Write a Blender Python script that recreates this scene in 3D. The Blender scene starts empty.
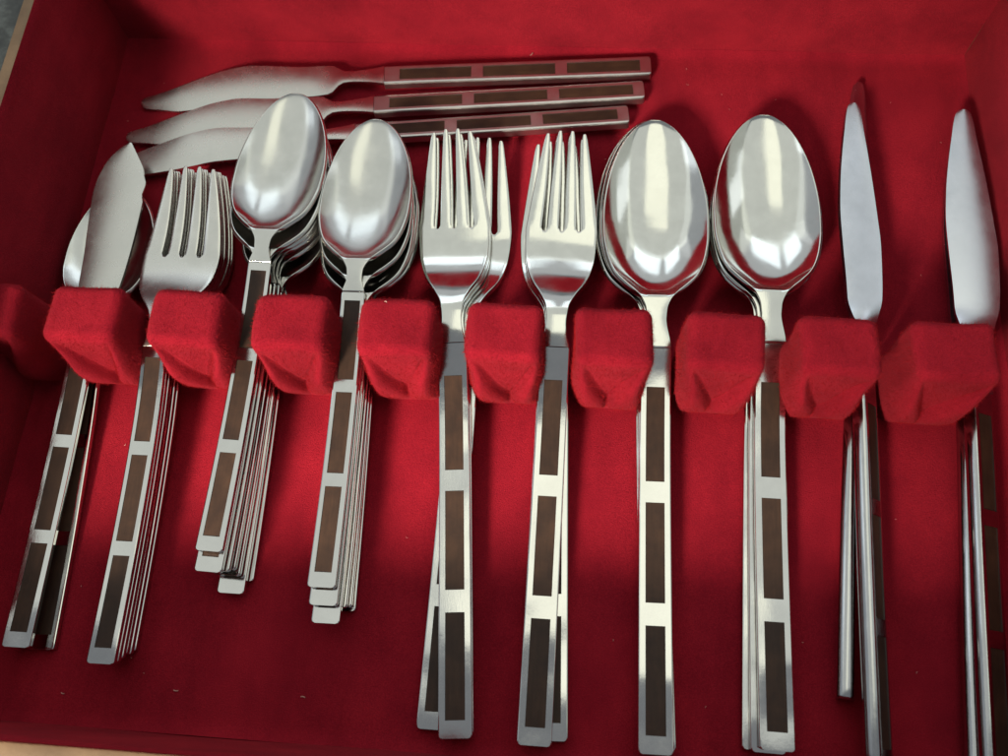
import bpy, bmesh, math, random
import numpy as np
from mathutils import Matrix, Vector
MM = 0.001
scene = bpy.context.scene
C = scene.collection

# ------------------------------------------------------------------ camera
CAM_LOC = (0.0, -87.83, 260.44)          # mm, chest floor = 0
CAM_PITCH, CAM_ROLL, CAM_YAW, CAM_F = 0.35637, -0.14343, 0.20309, 871.257
cd = bpy.data.cameras.new('camera')
cam = bpy.data.objects.new('camera', cd); C.objects.link(cam)
R = Matrix.Rotation(CAM_YAW, 4, 'Z') @ Matrix.Rotation(CAM_PITCH, 4, 'X') @ Matrix.Rotation(CAM_ROLL, 4, 'Z')
cam.matrix_world = Matrix.Translation(Vector(CAM_LOC) * MM) @ R
cd.sensor_width = 36.0; cd.lens = CAM_F / 1008 * 36.0
cd.clip_start = 0.01; cd.clip_end = 20.0
cd.dof.use_dof = True; cd.dof.focus_distance = 0.268; cd.dof.aperture_fstop = 15.0
scene.camera = cam
scene.render.resolution_x, scene.render.resolution_y = 1024, 768

# ------------------------------------------------------------------ world and lamps (indoor)
w = bpy.data.worlds.new('World'); scene.world = w; w.use_nodes = True
bg = w.node_tree.nodes['Background']
bg.inputs[0].default_value = (0.86, 0.92, 1.0, 1); bg.inputs[1].default_value = 0.27

def area(name, loc, target, sx, sy, radiance, col):
    l = bpy.data.lights.new(name, 'AREA'); l.shape = 'RECTANGLE'; l.size = sx; l.size_y = sy
    l.energy = radiance * math.pi * sx * sy; l.color = col
    o = bpy.data.objects.new(name, l); C.objects.link(o)
    o.location = loc
    o.rotation_euler = (Vector(target) - Vector(loc)).to_track_quat('-Z', 'Y').to_euler()
    return o
# low window behind the photographer's left shoulder: the key light, throws the wall's shadow over the front of the floor
key = area('window_light', (-0.37, -0.66, 0.52), (-0.055, -0.02, 0), 0.18, 0.18, 6.8, (1.0, 0.88, 0.72))
key.data.spread = math.radians(29)
# pale lit ceiling above and beyond the chest, with a warmer lamp in it
area('ceiling_light', (-0.10, 0.70, 1.30), (-0.10, 0.70, 0), 2.4, 1.53, 0.56, (0.96, 1.0, 0.90))
area('ceiling_lamp', (0.06, 0.33, 1.25), (0.06, 0.33, 0), 0.42, 0.78, 0.72, (1.0, 0.98, 0.74))
# bluish window in the room beyond the back of the chest, and the pale walls of that room
area('far_window_light', (-0.42, 1.42, 1.14), (0, 0, 0), 0.62, 0.36, 1.35, (0.78, 0.91, 1.0))
area('far_window_light', (0.42, 1.42, 1.14), (0, 0, 0), 0.72, 0.36, 1.35, (0.78, 0.91, 1.0))
area('side_window_light', (-1.22, 0.35, 1.05), (0, 0.05, 0), 0.24, 0.62, 0.9, (0.82, 0.92, 1.0))
area('side_window_light', (1.18, 0.75, 1.0), (0, 0.05, 0), 0.26, 0.62, 0.9, (0.88, 0.95, 1.0))
area('far_wall_light', (0.0, 1.60, 1.08), (0, 0, 0.1), 2.8, 0.75, 0.38, (0.92, 0.97, 1.0))
area('left_wall_light', (-1.30, 0.65, 0.90), (0, 0.1, 0.1), 1.7, 1.0, 0.22, (0.88, 0.95, 1.0))
area('right_wall_light', (1.30, 0.65, 0.90), (0, 0.1, 0.1), 1.7, 1.0, 0.30, (0.95, 1.0, 0.80))

vs = scene.view_settings
vs.view_transform = 'Standard'; vs.look = 'None'; vs.exposure = 0.0; vs.gamma = 1.0
scene.render.engine = 'CYCLES'

# ------------------------------------------------------------------ materials
def new_mat(name):
    m = bpy.data.materials.new(name); m.use_nodes = True
    nt = m.node_tree
    return m, nt, nt.nodes['Principled BSDF'], nt.nodes, nt.links
def noise(nt, scale, detail=4, rough=0.55, vec=None):
    n = nt.nodes.new('ShaderNodeTexNoise'); n.inputs['Scale'].default_value = scale
    n.inputs['Detail'].default_value = detail; n.inputs['Roughness'].default_value = rough
    if vec is not None: nt.links.new(vec, n.inputs['Vector'])
    return n
def ramp(nt, fac, stops):
    r = nt.nodes.new('ShaderNodeValToRGB')
    e = r.color_ramp.elements
    while len(e) < len(stops): e.new(0.5)
    for i, (p, c) in enumerate(stops):
        e[i].position = p; e[i].color = (*c, 1) if len(c) == 3 else c
    nt.links.new(fac, r.inputs[0]); return r
def bump(nt, height, strength, dist, normal=None):
    b = nt.nodes.new('ShaderNodeBump'); b.inputs['Strength'].default_value = strength
    b.inputs['Distance'].default_value = dist
    nt.links.new(height, b.inputs['Height'])
    if normal is not None: nt.links.new(normal, b.inputs['Normal'])
    return b

def felt_material():
    m, nt, p, N, L = new_mat('red_felt')
    tc = N.new('ShaderNodeTexCoord'); geo = N.new('ShaderNodeNewGeometry')
    pos = geo.outputs['Position']
    n1 = noise(nt, 3600, 3, 0.65, pos); n2 = noise(nt, 60, 4, 0.6, pos); n3 = noise(nt, 1500, 3, 0.6, pos)
    mix = N.new('ShaderNodeMath'); mix.operation = 'MULTIPLY_ADD'
    L.new(n2.outputs[0], mix.inputs[0]); mix.inputs[1].default_value = 0.28
    half = N.new('ShaderNodeMath'); half.operation = 'MULTIPLY'; half.inputs[1].default_value = 0.72
    L.new(n1.outputs[0], half.inputs[0]); L.new(half.outputs[0], mix.inputs[2])
    r = ramp(nt, mix.outputs[0], [(0.36, (0.165, 0.0046, 0.0125)), (0.50, (0.235, 0.0068, 0.0170)), (0.64, (0.310, 0.0115, 0.0225))])
    mp = N.new('ShaderNodeMapping'); mp.inputs['Scale'].default_value = (1.0, 0.3, 1.0); mp.inputs['Rotation'].default_value = (0, 0, 0.5)
    L.new(pos, mp.inputs['Vector'])
    n4 = noise(nt, 42, 5, 0.62, mp.outputs[0])
    nap = ramp(nt, n4.outputs[0], [(0.33, (0.80, 0.76, 0.80)), (0.5, (1.0, 1.0, 1.0)), (0.68, (1.16, 1.25, 1.15))])
    mxn = N.new('ShaderNodeMix'); mxn.data_type = 'RGBA'; mxn.blend_type = 'MULTIPLY'; mxn.inputs[0].default_value = 1
    L.new(r.outputs[0], mxn.inputs[6]); L.new(nap.outputs[0], mxn.inputs[7]); L.new(mxn.outputs[2], p.inputs['Base Color'])
    p.inputs['Roughness'].default_value = 1.0
    p.inputs['Specular IOR Level'].default_value = 0.08
    p.inputs['Sheen Weight'].default_value = 0.08
    p.inputs['Sheen Roughness'].default_value = 0.6
    p.inputs['Sheen Tint'].default_value = (1.0, 0.18, 0.20, 1)
    b1 = bump(nt, n3.outputs[0], 0.35, 0.0004)
    b2 = bump(nt, n1.outputs[0], 0.8, 0.00035, b1.outputs[0])
    L.new(b2.outputs[0], p.inputs['Normal'])
    return m
def fuzz_material():
    m, nt, p, N, L = new_mat('red_felt_fibre')
    p.inputs['Base Color'].default_value = (0.26, 0.0075, 0.0115, 1)
    p.inputs['Roughness'].default_value = 0.9
    p.inputs['Specular IOR Level'].default_value = 0.1
    return m
def steel_material(name, base, rough, brush=0.0, blotch=0.05, warp=0.6):
    m, nt, p, N, L = new_mat(name)
    tc = N.new('ShaderNodeTexCoord'); oi = N.new('ShaderNodeObjectInfo')
    add = N.new('ShaderNodeVectorMath'); add.operation = 'ADD'
    L.new(tc.outputs['Object'], add.inputs[0])
    sc = N.new('ShaderNodeVectorMath'); sc.operation = 'SCALE'
    comb = N.new('ShaderNodeCombineXYZ')
    for i in range(3): L.new(oi.outputs['Random'], comb.inputs[i])
    L.new(comb.outputs[0], sc.inputs[0]); sc.inputs['Scale'].default_value = 3.0
    L.new(sc.outputs[0], add.inputs[1])
    v = add.outputs[0]
    n1 = noise(nt, 110, 5, 0.6, v)
    mp = N.new('ShaderNodeMapping'); mp.inputs['Scale'].default_value = (1.0, 0.06, 1.0)
    L.new(v, mp.inputs['Vector'])
    n2 = noise(nt, 5200, 2, 0.5, mp.outputs[0])
    n3 = noise(nt, 420, 3, 0.7, v)
    r = ramp(nt, n1.outputs[0], [(0.3, tuple(c * 0.90 for c in base)), (0.7, base)])
    # a few dark pits of tarnish
    pit = ramp(nt, n3.outputs[0], [(0.80, (1, 1, 1)), (0.82, (0.35, 0.30, 0.25))])
    mx = N.new('ShaderNodeMix'); mx.data_type = 'RGBA'; mx.blend_type = 'MULTIPLY'; mx.inputs[0].default_value = 1
    L.new(r.outputs[0], mx.inputs[6]); L.new(pit.outputs[0], mx.inputs[7])
    L.new(mx.outputs[2], p.inputs['Base Color'])
    p.inputs['Metallic'].default_value = 1.0
    mr = N.new('ShaderNodeMapRange'); mr.inputs['From Min'].default_value = 0.25; mr.inputs['From Max'].default_value = 0.75
    mr.inputs['To Min'].default_value = max(0.03, rough - blotch); mr.inputs['To Max'].default_value = rough + blotch
    L.new(n1.outputs[0], mr.inputs['Value']); L.new(mr.outputs[0], p.inputs['Roughness'])
    n0 = noise(nt, 38, 1, 0.4, v)
    bw = bump(nt, n0.outputs[0], warp, 0.0020)
    b0 = bump(nt, n1.outputs[0], 0.22, 0.00010, bw.outputs[0])
    b1 = bump(nt, n2.outputs[0], brush, 0.00003, b0.outputs[0])
    L.new(b1.outputs[0], p.inputs['Normal'])
    return m
def inlay_material():
    m, nt, p, N, L = new_mat('brown_inlay')
    tc = N.new('ShaderNodeTexCoord'); geo = N.new('ShaderNodeNewGeometry'); oi = N.new('ShaderNodeObjectInfo')
    mp = N.new('ShaderNodeMapping'); mp.inputs['Scale'].default_value = (1.0, 0.12, 1.0)
    ad = N.new('ShaderNodeVectorMath'); ad.operation = 'ADD'
    L.new(tc.outputs['Object'], ad.inputs[0]); L.new(oi.outputs['Random'], ad.inputs[1]); L.new(ad.outputs[0], mp.inputs['Vector'])
    n = noise(nt, 900, 4, 0.6, mp.outputs[0]); n2 = noise(nt, 160, 4, 0.6, geo.outputs['Position'])
    r = ramp(nt, n.outputs[0], [(0.3, (0.028, 0.0150, 0.0096)), (0.7, (0.038, 0.0205, 0.0130))])
    r2 = ramp(nt, n2.outputs[0], [(0.35, (0.75, 0.72, 0.72)), (0.68, (1.2, 1.12, 1.0))])
    mx = N.new('ShaderNodeMix'); mx.data_type = 'RGBA'; mx.blend_type = 'MULTIPLY'; mx.inputs[0].default_value = 1
    L.new(r.outputs[0], mx.inputs[6]); L.new(r2.outputs[0], mx.inputs[7]); hs = N.new('ShaderNodeHueSaturation')
    vr = N.new('ShaderNodeMapRange'); vr.inputs['To Min'].default_value = 0.9; vr.inputs['To Max'].default_value = 1.3
    L.new(oi.outputs['Random'], vr.inputs['Value']); L.new(vr.outputs[0], hs.inputs['Value'])
    L.new(mx.outputs[2], hs.inputs['Color']); L.new(hs.outputs[0], p.inputs['Base Color'])
    p.inputs['Roughness'].default_value = 0.48; p.inputs['Specular IOR Level'].default_value = 0.28
    b = bump(nt, n.outputs[0], 0.5, 0.00008); L.new(b.outputs[0], p.inputs['Normal'])
    return m
def wood_material():
    m, nt, p, N, L = new_mat('chest_wood')
    geo = N.new('ShaderNodeNewGeometry')
    mp = N.new('ShaderNodeMapping'); mp.inputs['Scale'].default_value = (0.12, 0.12, 1.0)
    L.new(geo.outputs['Position'], mp.inputs['Vector'])
    n = noise(nt, 600, 5, 0.6, mp.outputs[0]); n2 = noise(nt, 900, 3, 0.6, geo.outputs['Position'])
    r = ramp(nt, n.outputs[0], [(0.3, (0.10, 0.060, 0.030)), (0.7, (0.19, 0.120, 0.064))])
    L.new(r.outputs[0], p.inputs['Base Color']); p.inputs['Roughness'].default_value = 0.6
    b = bump(nt, n2.outputs[0], 0.4, 0.0002); L.new(b.outputs[0], p.inputs['Normal'])
    return m
def table_material():
    m, nt, p, N, L = new_mat('mottled_tabletop')
    geo = N.new('ShaderNodeNewGeometry')
    n = noise(nt, 70, 6, 0.7, geo.outputs['Position'])
    r = ramp(nt, n.outputs[0], [(0.32, (0.006, 0.006, 0.005)), (0.5, (0.035, 0.038, 0.033)), (0.66, (0.11, 0.12, 0.11))])
    L.new(r.outputs[0], p.inputs['Base Color']); p.inputs['Roughness'].default_value = 0.4
    return m
def plain(name, col, rough):
    m, nt, p, N, L = new_mat(name); p.inputs['Base Color'].default_value = (*col, 1); p.inputs['Roughness'].default_value = rough
    return m
FELT = felt_material(); FUZZ = fuzz_material(); WOOD = wood_material(); TABLE = table_material(); INLAY = inlay_material()
BRIGHT = steel_material('bright_steel', (0.66, 0.655, 0.61), 0.115, 0.2, 0.06)
SATIN = steel_material('satin_steel', (0.62, 0.61, 0.57), 0.26, 0.12, 0.06, 0.25)
BLADE = steel_material('blade_steel', (0.56, 0.58, 0.64), 0.24, 0.12, 0.05, 0.12)
WORN = steel_material('worn_steel', (0.60, 0.595, 0.56), 0.19, 0.2, 0.07)
DARK_HANDLE = steel_material('dark_handle_steel', (0.46, 0.46, 0.46), 0.13, 0.2, 0.04, 0.2)
KNIFE_HANDLE = steel_material('knife_handle_steel', (0.55, 0.54, 0.53), 0.34, 0.2, 0.05, 0.2)
HANDLE = steel_material('handle_steel', (0.66, 0.65, 0.62), 0.10, 0.15, 0.03)
LINT = plain('pale_lint', (0.5, 0.32, 0.27), 0.9)

# ------------------------------------------------------------------ helpers
def mesh_from(name, verts, faces, mat, smooth=True, sharp=None):
    me = bpy.data.meshes.new(name)
    me.from_pydata([(v[0] * MM, v[1] * MM, v[2] * MM) for v in verts], [], faces)
    me.materials.append(mat)
    if smooth:
        me.polygons.foreach_set('use_smooth', [True] * len(me.polygons))
        if sharp: me.set_sharp_from_angle(angle=math.radians(sharp))
    me.update(); return me
def obj(name, me, parent=None, loc=None):
    o = bpy.data.objects.new(name, me); C.objects.link(o)
    if parent is not None: o.parent = parent
    if loc is not None: o.location = Vector(loc) * MM
    return o
def thing(name, label, cat, group=None, loc=(0, 0, 0), rot=(0, 0, 0)):
    o = bpy.data.objects.new(name, None); C.objects.link(o)
    o.empty_display_size = 0.01
    o.location = Vector(loc) * MM; o.rotation_euler = rot
    o['label'] = label; o['category'] = cat
    if group: o['group'] = group
    return o
def pchip(xs, ys):
    xs = np.array(xs, float); ys = np.array(ys, float)
    h = np.diff(xs); d = np.diff(ys) / h
    m = np.zeros(len(xs))
    for i in range(1, len(xs) - 1):
        if d[i-1] * d[i] > 0:
            w1 = 2*h[i] + h[i-1]; w2 = h[i] + 2*h[i-1]
            m[i] = (w1 + w2) / (w1 / d[i-1] + w2 / d[i])
    m[0] = d[0]; m[-1] = d[-1]
    def f(x):
        x = min(max(x, xs[0]), xs[-1])
        i = min(int(np.searchsorted(xs, x, side='right')) - 1, len(xs) - 2)
        t = (x - xs[i]) / h[i]
        return float((2*t**3-3*t*t+1)*ys[i] + (t**3-2*t*t+t)*h[i]*m[i] + (-2*t**3+3*t*t)*ys[i+1] + (t**3-t*t)*h[i]*m[i+1])
    return f
def smooth_curve(xs, ys):
    # natural cubic spline: continuous curvature, so reflections flow
    xs = np.array(xs, float); ys = np.array(ys, float); n = len(xs); h = np.diff(xs)
    A = np.zeros((n, n)); b = np.zeros(n); A[0, 0] = A[-1, -1] = 1
    for i in range(1, n-1):
        A[i, i-1] = h[i-1]; A[i, i] = 2*(h[i-1]+h[i]); A[i, i+1] = h[i]
        b[i] = 3*((ys[i+1]-ys[i])/h[i] - (ys[i]-ys[i-1])/h[i-1])
    c = np.linalg.solve(A, b)
    def f(x):
        x = min(max(x, xs[0]), xs[-1])
        i = min(int(np.searchsorted(xs, x, side='right')) - 1, n - 2)
        t = x - xs[i]; bb = (ys[i+1]-ys[i])/h[i] - h[i]*(2*c[i]+c[i+1])/3; dd = (c[i+1]-c[i])/(3*h[i])
        return float(ys[i] + bb*t + c[i]*t*t + dd*t**3)
    return f
def solid(name, verts, faces, mat, th, bev=0.3, seg=2):
    me = bpy.data.meshes.new('tmp')
    me.from_pydata([(v[0], v[1], v[2]) for v in verts], [], faces); me.update()
    ob = bpy.data.objects.new('tmp', me); C.objects.link(ob)
    s = ob.modifiers.new('s', 'SOLIDIFY'); s.thickness = th; s.offset = -1.0; s.use_even_offset = False
    if bev:
        b = ob.modifiers.new('b', 'BEVEL'); b.width = bev; b.segments = seg; b.limit_method = 'ANGLE'
        b.angle_limit = math.radians(50); b.use_clamp_overlap = False
    dg = bpy.context.evaluated_depsgraph_get()
    out = bpy.data.meshes.new_from_object(ob.evaluated_get(dg))
    bpy.data.objects.remove(ob); bpy.data.meshes.remove(me)
    out.name = name; out.transform(Matrix.Scale(MM, 4))
    out.materials.clear(); out.materials.append(mat)
    out.polygons.foreach_set('use_smooth', [True] * len(out.polygons))
    out.set_sharp_from_angle(angle=math.radians(48))
    return out
def grid_faces(nr, nc):
    return [(r*nc+c, r*nc+c+1, (r+1)*nc+c+1, (r+1)*nc+c) for r in range(nr-1) for c in range(nc-1)]

# ------------------------------------------------------------------ flatware shapes (mm, y from handle end to tip)
def handle_meshes(Sh, hw0, hw1, inlays, iw, zc, th=2.0, rnd=0.9, edge=0.35, full_round=False, mat=None):
    """inlays: list of (s0, s1); returns handle mesh and inlay meshes"""
    ss = {0.0, 0.25, 0.6, rnd, Sh - 0.5, Sh}
    ss.update(np.linspace(rnd, Sh - .5, 46).tolist())
    for a, b in inlays: ss.update(np.linspace(a, b, 9).tolist())
    ss = sorted(ss); clean = [ss[0]]
    keys = [k for ab in inlays for k in ab]
    for s in ss[1:]:
        if s - clean[-1] < 0.2:
            if any(abs(s-k) < 1e-6 for k in keys): clean[-1] = s
            continue
        clean.append(s)
    ss = clean
    def hw(s):
        w = hw0 + (hw1 - hw0) * s / Sh
        if s < rnd: w -= rnd * (1 - math.sqrt(max(0, 1 - (1 - s / rnd) ** 2))) * 0.9
        if s > Sh - 0.4: w -= 0.12
        return w
    V, F = [], []; e = edge
    b = min(0.3, th/3)
    if full_round:                                # thick hollow handle with softly rounded sides
        rx, rz = 1.7, th/2
        side = [(rx - rx*math.sin(a), -rz + rz*math.cos(a)) for a in np.linspace(math.pi, 0, 9)]   # inset from W, height; bottom to top
    else:
        side = [(b, -th), (0.0, -th+b), (0.0, -e), (e*0.3, -e*0.3), (e, 0.0)]
    m = len(side); n = 2*m + 4
    for s in ss:
        W = hw(s); z = zc(s)
        V += [(-W+i, s, z+h) for i, h in side] + [(-iw, s, z), (iw, s, z)] + [(W-i, s, z+h) for i, h in reversed(side)]
        V += [(-iw, s, z-0.28), (iw, s, z-0.28)]
    L_, R_, PL, PR, nr = m, m+1, 2*m+2, 2*m+3, 2*m+2
    def inside(s0, s1): return any(a - 1e-6 <= s0 and s1 <= b + 1e-6 for a, b in inlays)
    for r in range(len(ss)-1):
        o, q = r*n, (r+1)*n
        for k in range(nr):
            k2 = (k+1) % nr
            if k == L_ and inside(ss[r], ss[r+1]):
                F.append((o+L_, o+PL, q+PL, q+L_)); F.append((o+PR, o+R_, q+R_, q+PR))
                if any(abs(ss[r]-a) < 1e-6 for a, b in inlays): F.append((o+L_, o+R_, o+PR, o+PL))
                if any(abs(ss[r+1]-b) < 1e-6 for a, b in inlays): F.append((q+R_, q+L_, q+PL, q+PR))
                continue
            F.append((o+k, o+k2, q+k2, q+k))
    F.append(tuple(range(nr-1, -1, -1))); o = (len(ss)-1)*n; F.append(tuple(o+k for k in range(nr)))
    hm = mesh_from('handle', V, F, mat or HANDLE, True, 26 if full_round else 14)
    ims = []
    for a, b in inlays:
        V, F = [], []; g = 0.04
        rows = np.linspace(a+g, b-g, 9)
        for s in rows:
            z = zc(s)
            V += [(-iw+g, s, z-0.17), (iw-g, s, z-0.17), (iw-g, s, z-0.6), (-iw+g, s, z-0.6)]
        for r in range(8):
            for k in range(4): F.append((r*4+k, r*4+(k+1) % 4, r*4+4+(k+1) % 4, r*4+4+k))
        F.append((3, 2, 1, 0)); F.append((32, 33, 34, 35))
        ims.append(mesh_from('inlay', V, F, INLAY, True, 30))
    return hm, ims

def egg(x, peak=0.52):
    return (1 - abs(1 - x/peak) ** 1.95) ** 0.54

def spoon_bowl(Sh, L, Lb, W, hwS, neck, zc, depth, mat, peak=0.56, th=1.3):
    """Lb: bowl length from tip, neck: half width at narrowest"""
    NK = 1.10; s0 = Sh + 0.12; sn = L - Lb; sk = L - Lb*NK
    low = pchip([peak, .66, .75, .82, .87, .92, .96, 1.0, 1.05, NK], [1, .985, .93, .85, .75, .57, .40, .275, neck/W*1.12, neck/W])
    def hw(s):
        d = (L - s) / Lb
        if d <= peak: return W * egg(max(d, 0), peak)
        if d <= NK: return W * low(d)
        t = (sk - s) / (sk - s0); t = t*t*(3-2*t)
        return neck + (hwS - 0.15 - neck) * t
    def dep(s):
        b = (s - sn) / Lb
        if b <= 0.02: return 0.0
        b = (b - 0.02) / 0.98
        return depth * (math.sin(math.pi * min(1, b ** 0.70)) ** 0.72) if b < 1 else 0.0
    rows = list(np.linspace(s0, sn, 22)) + list(np.linspace(sn, L - Lb*peak, 30))[1:] + \
           [L - Lb*peak*(1 - math.sin(a)) for a in np.linspace(0, math.pi/2, 21)[1:-1]]
    nt = 25; V = []
    for s in rows:
        W_ = max(hw(s), 0.9); dd = dep(s); z = zc(s)
        for t in np.sin(np.linspace(-1, 1, nt) * math.pi/2 * 0.92) / math.sin(math.pi/2 * 0.92):
            V.append((t*W_, s, z - dd * (1 - abs(t) ** 2.5) + 0.12*(1-t*t)))
    return solid('bowl', V, grid_faces(len(rows), nt), mat, th, 0.2)

def fork_head(Sh, L, root, Wh, hwS, neck, tipsp, zc, mat, gap=2.0, inner=3.6, th=2.1, tipw=0.78):
    s0 = Sh + 0.12
    cols = []                                    # (u in mm at root, tine index or None)
    to = (2*Wh - 3*gap - 2*inner) / 2
    tws = [to, inner, inner, to]; centers = []
    us = []; kinds = []
    x = -Wh
    for k in range(4):
        tw = tws[k]; centers.append(x + tw/2)
        for j in range(5):
            us.append(x + tw * j/4); kinds.append(('t', k, j/4))
        x += tw
        if k < 3:
            for j in range(1, 4): us.append(x + gap*j/4); kinds.append(('g', k, j/4))
            x += gap
    nc = len(us)
    sn = root - (root - Sh) * 0.83               # narrowest
    f = pchip([s0, sn - 3, sn, sn + (root-sn)*.15, sn + (root-sn)*.29, sn + (root-sn)*.41, sn+(root-sn)*.54, sn+(root-sn)*.72, root-2, root],
              [hwS-.15, neck+.25, neck, neck+.06*(Wh-neck), neck+.30*(Wh-neck), neck+.58*(Wh-neck), neck+.80*(Wh-neck), neck+.95*(Wh-neck), Wh*.999, Wh])
    rows = list(np.linspace(s0, root, 34)); V = []; F = []
    for s in rows:
        W_ = f(s); bl = min(1, max(0, (s - (root-7)) / 7)) ** 1.5
        for u, kd in zip(us, kinds):
            y = s
            if kd[0] == 'g':
                xg = (kd[2]-0.5)*gap; y = s - bl * math.sqrt(max(0, (gap/2)**2 - xg*xg)) * 1.1
            X = u / Wh * W_
            V.append((X, y, zc(y) + 0.15*(1-(u/Wh)**2)))
    F += grid_faces(len(rows), nc)
    base = (len(rows)-1)*nc
    Lt = L - root
    for k in range(4):
        idx0 = [i for i, kd in enumerate(kinds) if kd[0] == 't' and kd[1] == k]
        prev = [base + i for i in idx0]
        tw = tws[k]; c0 = centers[k]; c1 = (k-1.5)*tipsp
        outer = 1 if k == 3 else (-1 if k == 0 else 0)
        Lk = Lt - (0.9 if outer else 0)
        for ff in list(np.linspace(0, 0.94, 22)[1:]) + [0.975, 1.0]:
            s = root + ff*Lk
            c = c0 + (c1-c0) * ff ** (1.0 if outer else 1.15)
            hw = tw/2 + (tipw - tw/2) * ff ** (1.6 if outer else 1.9)
            if ff > 0.95: hw *= 0.86 if ff < 0.99 else 0.66
            row = []
            for j in range(5):
                row.append(len(V)); xx = c + (j/2-1)*hw
                V.append((xx, s, zc(s) + 0.15*(1-(min(1, abs(xx)/Wh))**2) + 0.12*(1-(j/2-1)**2)))
            for j in range(4): F.append((prev[j], prev[j+1], row[j+1], row[j]))
            prev = row
    return solid('fork_head', V, F, mat, th, 0.2)

def blade_mesh(s0, pts, zc, mat, th, twist=0.0, crown=0.4, bev=0, flat=False):
    """pts: (s, xleft, xright)"""
    S = [p[0] for p in pts]
    fl = pchip(S, [p[1] for p in pts]); fr = pchip(S, [p[2] for p in pts])
    L = S[-1]; rows = list(np.linspace(s0, L-6, 46)) + [L - 6*(1-math.sin(a)) for a in np.linspace(0, math.pi/2, 14)[1:]]
    nt = 11; V = []
    for s in rows:
        a, b = fl(s), fr(s)
        if b - a < 1.0: m = (a+b)/2; a, b = m-.5, m+.5
        tw = twist * min(1, max(0, (s - s0 - 12)/14))
        for t in np.linspace(-1, 1, nt):
            xx = (a+b)/2 + t*(b-a)/2
            V.append((xx, s, zc(s) + crown*(1-t*t) + xx*tw))
    return solid('blade', V, grid_faces(len(rows), nt), mat, th, bev)

def three_inlays(first, ln, gap):
    out = []
    for k in range(3):
        out.append((first, first+ln)); first += ln + gap
    return out

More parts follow.
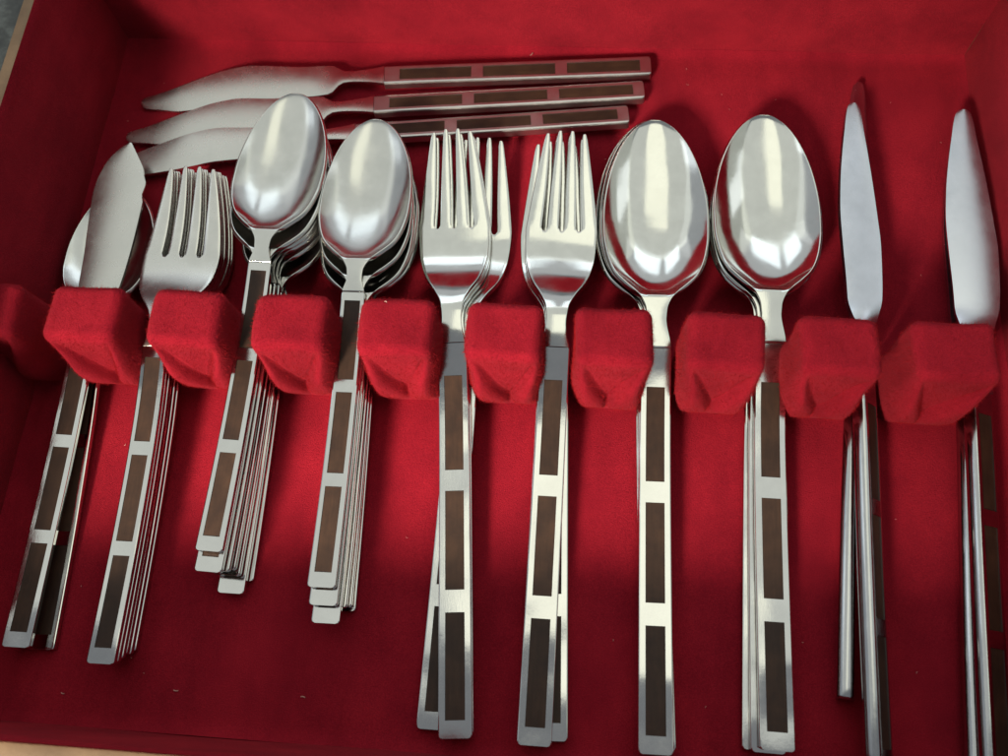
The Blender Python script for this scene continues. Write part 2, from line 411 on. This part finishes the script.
KINDS = {}
def define_kinds():
    # tablespoon
    z = smooth_curve([0, 35, 65, 90, 104, 118, 128, 136, 150, 175, 197], [2.2, 2.3, 2.9, 4.4, 6.5, 9.6, 10.9, 10.8, 9.6, 8.6, 9.0])
    h = handle_meshes(114, 4.7, 4.55, three_inlays(4.6, 28.5, 6.2), 2.75, z)
    KINDS['tablespoon'] = (h, ('bowl', spoon_bowl(114, 197, 67, 16.6, 4.55, 2.9, z, 6.2, BRIGHT)))
    # teaspoon
    z = smooth_curve([0, 30, 55, 78, 90, 98, 106, 118, 136, 152], [2.1, 2.4, 3.9, 6.6, 9.0, 10.3, 10.2, 9.0, 7.9, 8.1])
    h = handle_meshes(88, 4.05, 3.6, three_inlays(4.2, 24.5, 3.9), 2.45, z)
    KINDS['teaspoon'] = (h, ('bowl', spoon_bowl(88, 152, 54, 14.3, 3.6, 2.3, z, 5.2, WORN)))
    # sugar spoon
    z = smooth_curve([0, 30, 60, 85, 100, 110, 125, 140, 152], [2.1, 2.5, 4.0, 6.5, 9.0, 9.6, 8.6, 7.8, 8.2])
    h = handle_meshes(96, 4.05, 3.7, three_inlays(4.2, 26, 4.2), 2.45, z)
    KINDS['sugar_spoon'] = (h, ('bowl', spoon_bowl(96, 152, 45, 14.8, 3.7, 2.5, z, 5.6, WORN, 0.55)))
    # dinner fork
    z = smooth_curve([0, 35, 65, 90, 103, 113, 121, 130, 138, 146, 156, 170, 188], [2.2, 2.3, 2.9, 4.6, 7.0, 9.9, 11.4, 9.3, 5.6, 3.6, 3.4, 5.4, 10.6])
    h = handle_meshes(112, 4.7, 4.5, three_inlays(4.6, 28.5, 6.2), 2.75, z)
    KINDS['dinner_fork'] = (h, ('head', fork_head(112, 188, 156, 11.5, 4.5, 3.0, 4.0, z, BRIGHT)))
    # salad fork
    z = smooth_curve([0, 30, 58, 82, 94, 101, 108, 115, 122, 132, 142, 156], [2.1, 2.4, 3.8, 6.8, 9.4, 10.2, 8.4, 5.2, 3.6, 3.5, 4.9, 8.4])
    h = handle_meshes(92, 4.05, 3.75, three_inlays(4.2, 25.5, 4.1), 2.45, z)
    KINDS['salad_fork'] = (h, ('head', fork_head(92, 157, 127, 12.6, 3.75, 2.7, 4.75, z, SATIN, gap=2.0, inner=3.8, th=2.0)))
    # master butter knife
    z = smooth_curve([0, 40, 80, 100, 125, 168], [2.1, 2.5, 4.4, 6.0, 6.6, 6.8])
    h = handle_meshes(92, 4.05, 3.75, three_inlays(4.2, 25.4, 3.9), 2.45, z)
    KINDS['butter_knife'] = (h, ('blade', blade_mesh(92.1, [(92, -3.6, 3.6), (96, -2.7, 2.8), (101, -3.2, 4.2), (106, -4.6, 6.4), (113, -5.2, 8.0), (123, -5.8, 8.8), (131, -6.6, 9.1), (139, -7.3, 9.2), (144.4, -7.7, 9.2),
        (146.6, -7.8, 8.4), (151, -7.6, 8.9), (154.6, -6.9, 7.6), (157.7, -6.1, 6.6), (160, -5.2, 5.3), (164.2, -2.6, 2.7), (167, 0.0, 0.9)], z, SATIN, 1.4, 0, 0.15)))
    # knife lying along the back
    z = smooth_curve([0, 60, 98, 112, 130, 186], [4.0, 4.0, 4.0, 3.6, 3.0, 2.4])
    h = handle_meshes(96, 4.1, 3.9, three_inlays(3.8, 26.1, 4.2), 2.35, z, th=3.4, edge=0.7, mat=KNIFE_HANDLE)
    prof = [(0, -3.8, 3.8), (5, -2.9, 2.9), (12, -2.3, 2.3), (16, -2.6, 2.6), (17.4, -4.4, 4.2), (20, -6.8, 5.0), (28, -7.0, 4.9), (40, -7.0, 5.8), (50, -7.2, 6.6),
            (58, -8.4, 5.6), (68, -9.8, 2.6), (76, -10.4, -0.4), (83, -9.5, -3.0), (87.5, -9.0, -4.2), (89.3, -8.4, -4.8), (90, -7.6, -5.6)]
    KINDS['knife'] = (h, ('blade', blade_mesh(96.1, [(96+q, a, b) for q, a, b in prof], z, SATIN, 1.6, 0.15, 0.25)))
    # dinner knife in the rack
    z = smooth_curve([0, 60, 106, 120, 140, 206], [4.6, 4.6, 4.6, 4.2, 3.8, 3.4])
    h = handle_meshes(106, 4.7, 4.5, three_inlays(4.4, 28.4, 4.6), 2.5, z, th=4.6, full_round=True, mat=DARK_HANDLE)
    k = 100/90.
    pts = [(106+q*k, a, b) for q, a, b in [(0, -4.2, 4.2), (5, -3.0, 3.0), (12, -2.3, 2.3), (16, -2.6, 2.6), (17.4, -4.4, 4.2), (20, -4.8, 4.6), (30, -5.0, 5.6), (42, -5.5, 5.9),
        (52, -5.8, 5.3), (62, -5.4, 4.5), (72, -4.5, 3.5), (80, -3.5, 2.6), (86, -2.7, 2.0), (89, -2.0, 1.4), (90, -1.2, .8)]]
    KINDS['dinner_knife'] = (h, ('blade', blade_mesh(106.1, pts, z, BLADE, 1.7, 0.72, 0.35)))
define_kinds()

def flatware(kind, label, cat, group, loc, az=0, pitch=0, roll=0, blade_width=1.0):
    (hm, ims), (hn, bm) = KINDS[kind]
    t = thing(kind, label, cat, group, loc, (math.radians(pitch), math.radians(roll), -math.radians(az)))
    h = obj('handle', hm, t)
    for im in ims: obj('inlay', im, h)
    b = obj(hn, bm, t)
    if blade_width != 1.0: b.scale = (blade_width, 1, 1)
    return t

# ------------------------------------------------------------------ setting: tabletop
XL, XR, YF, YB, HW = -171.9, 136.0, -104.3, 137.0, 50.8
tb = mesh_from('tabletop', [(-1500, -1500, -9), (1500, -1500, -9), (1500, 1500, -9), (-1500, 1500, -9)], [(0, 1, 2, 3)], TABLE, False)
t = obj('tabletop', tb); t['kind'] = 'structure'

# ------------------------------------------------------------------ chest
chest = thing('flatware_chest', 'open wooden flatware chest lined with red felt, holding all the cutlery', 'flatware chest', None, (0, 0, -9))
def box_mesh(name, x0, x1, y0, y1, z0, z1, mat, bev=0.5):
    bm = bmesh.new(); bmesh.ops.create_cube(bm, size=1)
    for v in bm.verts:
        v.co = Vector((x0 if v.co.x < 0 else x1, y0 if v.co.y < 0 else y1, z0 if v.co.z < 0 else z1)) * MM
    if bev: bmesh.ops.bevel(bm, geom=bm.edges[:], offset=bev*MM, segments=2, affect='EDGES', profile=0.6)
    me = bpy.data.meshes.new(name); bm.to_mesh(me); bm.free(); me.materials.append(mat)
    me.polygons.foreach_set('use_smooth', [True]*len(me.polygons)); me.set_sharp_from_angle(angle=math.radians(35))
    return me
def part(name, me, parent=chest):
    o = obj(name, me, parent)
    if parent is chest: o.location = (0, 0, 9*MM)
    return o
WT, LT = 4.2, 1.2
part('base_board', box_mesh('base_board', XL-LT-WT, XR+LT+WT, YF-LT-WT, YB+LT+WT, -9, -1.6, WOOD))
# floor lining: a gently uneven sheet of felt, curling up at the edges
def floor_mesh():
    nx, ny = 150, 120; V = []
    rng = random.Random(4)
    for j in range(ny+1):
        y = YF + (YB-YF)*j/ny
        for i in range(nx+1):
            x = XL + (XR-XL)*i/nx
            e = min(x-XL, XR-x, y-YF, YB-y)
            z = 0.12*math.sin(x*0.071+1.3*math.sin(y*0.05)) * math.sin(y*0.063+0.7) - 0.1
            z += 1.6*max(0, 1-e/4.0)**2
            V.append((x, y, z))
    return mesh_from('floor_lining', V, grid_faces(ny+1, nx+1), FELT)
part('floor_lining', floor_mesh())
def wall(name, x0, x1, y0, y1, axis, sign):
    # wooden board with felt on the inner face; axis 0: normal along x, 1: along y
    wd = part('wall', box_mesh('wall', x0, x1, y0, y1, -1.58, HW-0.6, WOOD))
    n = 140; m = 30; V = []; rng = random.Random(hash(name) % 100 if False else len(name))
    for j in range(m+1):
        zz = -1.2 + (HW+0.3+1.2)*j/m
        for i in range(n+1):
            f = i/n
            bulge = 0.25*math.sin(f*19+zz*0.06)*math.sin(zz*0.07+f*5)
            top = max(0, (zz-(HW-1.0))/1.3)
            off = bulge*max(0.0, 1-top) - top*top*1.0
            if axis == 0: V.append(((x1 if sign > 0 else x0) + sign*(LT+off), YF+(YB-YF)*f, zz))
            else: V.append((XL+(XR-XL)*f, (y1 if sign > 0 else y0) + sign*(LT+off), zz))
    F = grid_faces(m+1, n+1)
    if (axis == 0) == (sign > 0): F = [tuple(reversed(q)) for q in F] if False else F
    o = obj('wall_lining', mesh_from('wall_lining', V, F, FELT), wd)
    return wd
wall('left', XL-LT-WT, XL-LT, YF-LT, YB+LT, 0, 1)
wall('right', XR+LT, XR+LT+WT, YF-LT, YB+LT, 0, -1)
wall('front', XL-LT-WT, XR+LT+WT, YF-LT-WT, YF-LT-0.02, 1, 1)
wall('back', XL-LT-WT, XR+LT+WT, YB+LT+0.02, YB+LT+WT, 1, -1)

# ------------------------------------------------------------------ divider blocks with gift-wrapped felt fronts
PITCH, BX0, BD, BH = 31.0, -141.9, 17.9, 35.0
def block_mesh(seed, wtop=21.8):
    rng = random.Random(seed)
    hw, hd = wtop/2, BD/2
    ph = [rng.uniform(0, 6) for _ in range(8)]
    tipv = 0.80 + rng.uniform(-.05, .05); tipx = rng.uniform(-1.2, 1.2)
    r = 3.1
    # unfold: shell made from a superellipse-like rounded box sampled on a cube
    n = 52; V = []; F = []; idx = {}
    def put(a, b, c):
        key = (round(a, 5), round(b, 5), round(c, 5))
        if key in idx: return idx[key]
        x, y, z = a*hw, b*hd, (c+1)/2*BH
        # rounded box
        q = Vector((max(-hw+r, min(hw-r, x)), max(-hd+r, min(hd-r, y)), min(BH-r, z)))
        d = Vector((x, y, z)) - q
        if d.length > 1e-6:
            m = max(abs(d.x), abs(d.y), abs(d.z)); d = d.normalized() * m if True else d
        p = q + d
        v = 1 - p.z/BH
        if b < -0.999 or p.y < -hd + r*0.99:      # front
            k = min(1, max(0, (-p.y - (hd-r)) / r))
            xc_ = p.x - tipx*min(1, v/tipv)
            ed = abs(xc_) - (hw-0.8)*(1 - v/tipv)          # >0 on the lapels
            t = 1/(1+math.exp(-(ed-0.2)/0.75))
            lap = 2.3*t*min(1, v*2.2)*(1-0.35*max(0, v-.75)*4)
            belly = 2.0*math.sin(min(1, v**1.25*1.02)*math.pi)
            tri = (1-t) * (-1.8*math.sin(min(1, v/tipv)*math.pi*0.6))
            crease = -1.0*math.exp(-((ed+0.5)/0.7)**2) * min(1, max(0, v*6-.3)) * (1.0 if v < tipv else max(0, 1-(v-tipv)*12))
            seam = -0.7*math.exp(-(xc_/0.9)**2) * min(1, max(0, (v-tipv+.06)*10)) * max(0, min(1, (1-v)*9))
            cf = 1 - 0.85*min(1, max(0, (abs(p.x)-(hw-4.2))/4.2))**1.6
            p.y -= k*cf*(lap + belly + tri + crease + seam)
        # felt unevenness, sag of the top
        p.z += (0.35*math.sin(p.x*0.28+ph[0])*math.sin(p.y*0.3+ph[1])) * (p.z/BH)
        p.x += 0.28*math.sin(p.z*0.21+ph[2]+p.y*0.2)
        p.y += 0.22*math.sin(p.z*0.25+ph[3]+p.x*0.17)
        if v > 0.5: p.x *= 1 - 0.02*(v-0.5)
        idx[key] = len(V); V.append(tuple(p)); return idx[key]
    lin = [-1 + 2*i/n for i in range(n+1)]
    for face in ('front', 'back', 'left', 'right', 'top'):
        for i in range(n):
            for j in range(n):
                A, B_ = lin[i], lin[i+1]; Cc, D = lin[j], lin[j+1]
                if face == 'front': q = [(A, -1, Cc), (B_, -1, Cc), (B_, -1, D), (A, -1, D)]
                elif face == 'back': q = [(B_, 1, Cc), (A, 1, Cc), (A, 1, D), (B_, 1, D)]
                elif face == 'left': q = [(-1, B_, Cc), (-1, A, Cc), (-1, A, D), (-1, B_, D)]
                elif face == 'right': q = [(1, A, Cc), (1, B_, Cc), (1, B_, D), (1, A, D)]
                else: q = [(A, Cc, 1), (B_, Cc, 1), (B_, D, 1), (A, D, 1)]
                F.append(tuple(put(*c) for c in q))
    return mesh_from('divider_block', V, F, FELT)
def fuzz_mesh(src, count, seed):
    rs = np.random.RandomState(seed)
    nv = len(src.vertices); co = np.empty(nv*3); src.vertices.foreach_get('co', co); co = co.reshape(-1, 3)
    src.calc_loop_triangles(); nt = len(src.loop_triangles)
    tri = np.empty(nt*3, int); src.loop_triangles.foreach_get('vertices', tri); tri = tri.reshape(-1, 3)
    a, b, c = co[tri[:, 0]], co[tri[:, 1]], co[tri[:, 2]]
    nn = np.cross(b-a, c-a); ar = np.linalg.norm(nn, axis=1); nn /= ar[:, None]+1e-20
    wgt = ar * np.where(a[:, 2] > 0.004, 1, 0); k = rs.choice(nt, count, p=wgt/wgt.sum())
    u, v = rs.rand(count), rs.rand(count); fl = u+v > 1; u[fl] = 1-u[fl]; v[fl] = 1-v[fl]
    P = a[k] + u[:, None]*(b-a)[k] + v[:, None]*(c-a)[k]
    d = nn[k]*rs.uniform(.25, 1.0, (count, 1)) + rs.randn(count, 3)*0.75
    d /= np.linalg.norm(d, axis=1)[:, None]
    dot = np.sum(d*nn[k], axis=1); d -= np.where(dot < 0, 2*dot, 0)[:, None]*nn[k]
    ln = rs.uniform(.4, 1.1, (count, 1))*np.where(rs.rand(count, 1) > .9, 1.7, 1.0)*MM
    sd = np.cross(d, rs.randn(count, 3)); sd /= np.linalg.norm(sd, axis=1)[:, None]
    wd = 0.028*MM
    bend = rs.randn(count, 3)*0.2*ln
    Vv = np.stack([P-sd*wd-nn[k]*.05*MM, P+sd*wd-nn[k]*.05*MM, P+d*ln*.55+sd*wd*.8, P+d*ln+bend, P+d*ln*.55-sd*wd*.8], 1).reshape(-1, 3)
    i = np.arange(count)*5
    me = bpy.data.meshes.new('felt_fuzz')
    faces = np.concatenate([np.stack([i, i+1, i+2, i+4], 1)], 0).tolist() + np.stack([i+4, i+2, i+3], 1).tolist()
    me.from_pydata(Vv.tolist(), [], faces); me.materials.append(FUZZ); me.update()
    return me
for i in range(-1, 9):
    me = block_mesh(11+i, 21.8 + (0.9 if i == 8 else 0))
    b = obj('divider_block', me, chest, (BX0+PITCH*i, BD/2, 9))
    fz = obj('felt_fuzz', fuzz_mesh(me, 14000, i+3), b); fz['kind'] = 'stuff'

# ------------------------------------------------------------------ cutlery
ORD = ['topmost', 'second from the top', 'third from the top', 'fourth from the top', 'fifth from the top', 'second from the bottom', 'bottom one']
def ordinal(i, n):
    if i == 0: return 'topmost'
    if i == n-1: return 'lowest'
    return ['', 'second from top', 'third from top', 'fourth from top', 'fifth from top', 'sixth from top'][i]
def stack(kind, cat, what, where, group, n, x, y, az, dz, offs, lift=0, pitch=0):
    for i in range(n):
        ox, oy, oa = offs[i] if i < len(offs) else offs[-1]
        flatware(kind, f'{what}, {ordinal(i, n)} of {where}', cat, group, (x+ox, y+oy, lift+(n-1-i)*dz), az+oa, pitch)

# leftmost slot
flatware('sugar_spoon', 'wide bowled sugar spoon lying under the butter knife in the leftmost slot', 'spoon', None, (-148.6, -84.5, 0.0), -2.5, 0, -2)
flatware('butter_knife', 'broad bladed butter knife with notched back on top in the leftmost slot', 'butter knife', None, (-153.2, -84.4, 5.8), -0.6, 0, 5.0)
stack('salad_fork', 'fork', 'small salad fork', 'the six forks stacked in the second slot', 'small forks stacked in the second slot', 6, -125.0, -87.2, -0.6, 2.05,
      [(0, 0, 0), (.1, .5, -.1), (.2, 1.6, -.15), (.2, 2.8, -.3), (.4, 3.0, -.3), (.6, 4.0, -.35)])
stack('teaspoon', 'teaspoon', 'teaspoon', 'the teaspoon stack right beside the small forks', 'teaspoons stacked in the third slot', 7, -98.2, -55.3, 1.4, 2.55,
      [(0, 0, 0), (-.2, -5.4, 0), (1.0, -4.6, -.2), (1.7, -3.8, -.4), (2.4, -5.2, -.7), (3.6, -10.0, -1.2), (5.0, -6.0, -1.9)])
stack('teaspoon', 'teaspoon', 'teaspoon', 'the teaspoon stack beside the large forks', 'teaspoons stacked in the fourth slot', 6, -65.3, -63.0, -0.6, 2.55,
      [(0, 0, 0), (.5, -4.6, 0), (1.2, -9.2, -.1), (2.0, -4.5, -.3), (2.8, -4.0, -.8), (3.6, -5.0, -1.2)])
for i, (x, y, a, z, lab) in enumerate([(-25.2, -99.6, -5.0, 4.4, 'dinner fork on top of the left large fork stack, leaning left'),
                                  (-25.1, -98.9, -4.88, 2.2, 'dinner fork in the middle of the left large fork stack'),
                                  (-32.0, -98.0, 0.1, 0.1, 'lowest dinner fork of the left large fork stack, swivelled right')]):
    flatware('dinner_fork', lab, 'fork', 'large forks in the fifth slot', (x, y, z), a, (1.1, 0.5, 0)[i])
for i, (x, y, a, z, lab) in enumerate([(-3.8, -99.9, 0.1, 4.4, 'dinner fork on top of the right large fork stack, standing straight'),
                                  (-3.9, -99.2, -0.05, 2.2, 'dinner fork in the middle of the right large fork stack'),
                                  (0.6, -98.6, -2.3, 0.1, 'lowest dinner fork of the right large fork stack, swivelled left')]):
    flatware('dinner_fork', lab, 'fork', 'large forks in the sixth slot', (x, y, z), a, (1.1, 0.5, 0)[i])
for i, (x, y, a, z, lab) in enumerate([(28.7, -99.8, -0.8, 4.4, 'tablespoon on top of the left tablespoon stack, next to the forks'),
                                  (29.2, -98.6, -1.3, 2.2, 'tablespoon in the middle of the left tablespoon stack'),
                                  (29.9, -99.0, -2.0, 0.1, 'lowest tablespoon of the left tablespoon stack')]):
    flatware('tablespoon', lab, 'spoon', 'tablespoons in the seventh slot', (x, y, z), a)
for i, (x, y, a, z, lab) in enumerate([(60.7, -96.6, 0.4, 4.4, 'tablespoon on top of the right tablespoon stack, next to the knives'),
                                  (58.8, -97.4, 0.9, 2.2, 'tablespoon in the middle of the right tablespoon stack'),
                                  (56.9, -97.0, 1.5, 0.1, 'lowest tablespoon of the right tablespoon stack')]):
    flatware('tablespoon', lab, 'spoon', 'tablespoons in the eighth slot', (x, y, z), a)
# dinner knives
flatware('dinner_knife', 'dinner knife lying lower, its handle ending short left of the longer one', 'knife', None, (77.8, -82.4, 2.4), 5.4, -0.5, 74)
flatware('dinner_knife', 'dinner knife with slim pale blade in the slot next to the tablespoons', 'knife', None, (84.4, -98.5, 6.6), 0.9, 1.0, 45, 0.74)
flatware('dinner_knife', 'dinner knife hidden below the rightmost one, only its handle edge showing', 'knife', None, (112.4, -99.0, 0.4), 5.2, -0.6, 40)
flatware('dinner_knife', 'rightmost dinner knife with wide spotted blade near the right wall', 'knife', None, (114.8, -99.6, 5.6), 3.0, 0.8, 26)
# knives along the back wall, handles to the right
for i, (x, y, a, z, ro, lab) in enumerate([(25.1, 127.3, -94.2, 0.4, 1.0, 'knife lying crosswise closest to the back wall'),
                                  (22.8, 116.1, -95.6, 0.9, 6.0, 'middle one of three knives lying crosswise behind the rack'),
                                  (17.6, 105.0, -96.4, 1.4, 8.0, 'crosswise knife nearest the spoons, mostly hidden behind their bowls')]):
    flatware('knife', lab, 'knife', 'knives lying along the back wall', (x, y, z), a, 0, ro)

# ------------------------------------------------------------------ lint on the felt
def lint_mesh():
    rs = random.Random(5); V, F = [], []
    spots = [(-18, 133.5, 1.2), (20.5, 130.5, 1.0), (-107, -93, .3), (-140, -96, .3), (-70, -92, .3), (-52.5, 16, 35.2), (-95, 118, .3), (30, 45, .3), (-60, -30, .3)]
    for _ in range(60): spots.append((rs.uniform(-165, 130), rs.uniform(-100, 130), 0.25))
    for k, (x, y, z) in enumerate(spots):
        a = rs.uniform(0, 6.28); l = rs.uniform(.25, .8) if k < 9 else rs.uniform(.12, .35); w_ = .07 if k > 8 else .14
        ca, sa = math.cos(a), math.sin(a); o = len(V)
        for t in (-1, -.3, .4, 1):
            cx, cy = x+ca*l*t - sa*.15*t*t, y+sa*l*t + ca*.15*t*t
            V += [(cx-sa*w_, cy+ca*w_, z), (cx+sa*w_, cy-ca*w_, z+.02), (cx, cy, z+w_*1.3)]
        for r in range(3):
            for c in range(3): F.append((o+r*3+c, o+r*3+(c+1) % 3, o+r*3+3+(c+1) % 3, o+r*3+3+c))
    return mesh_from('lint', V, F, LINT)
l = obj('lint', lint_mesh()); l['kind'] = 'stuff'; l['label'] = 'tiny pale specks of lint scattered over the red felt'; l['category'] = 'lint'
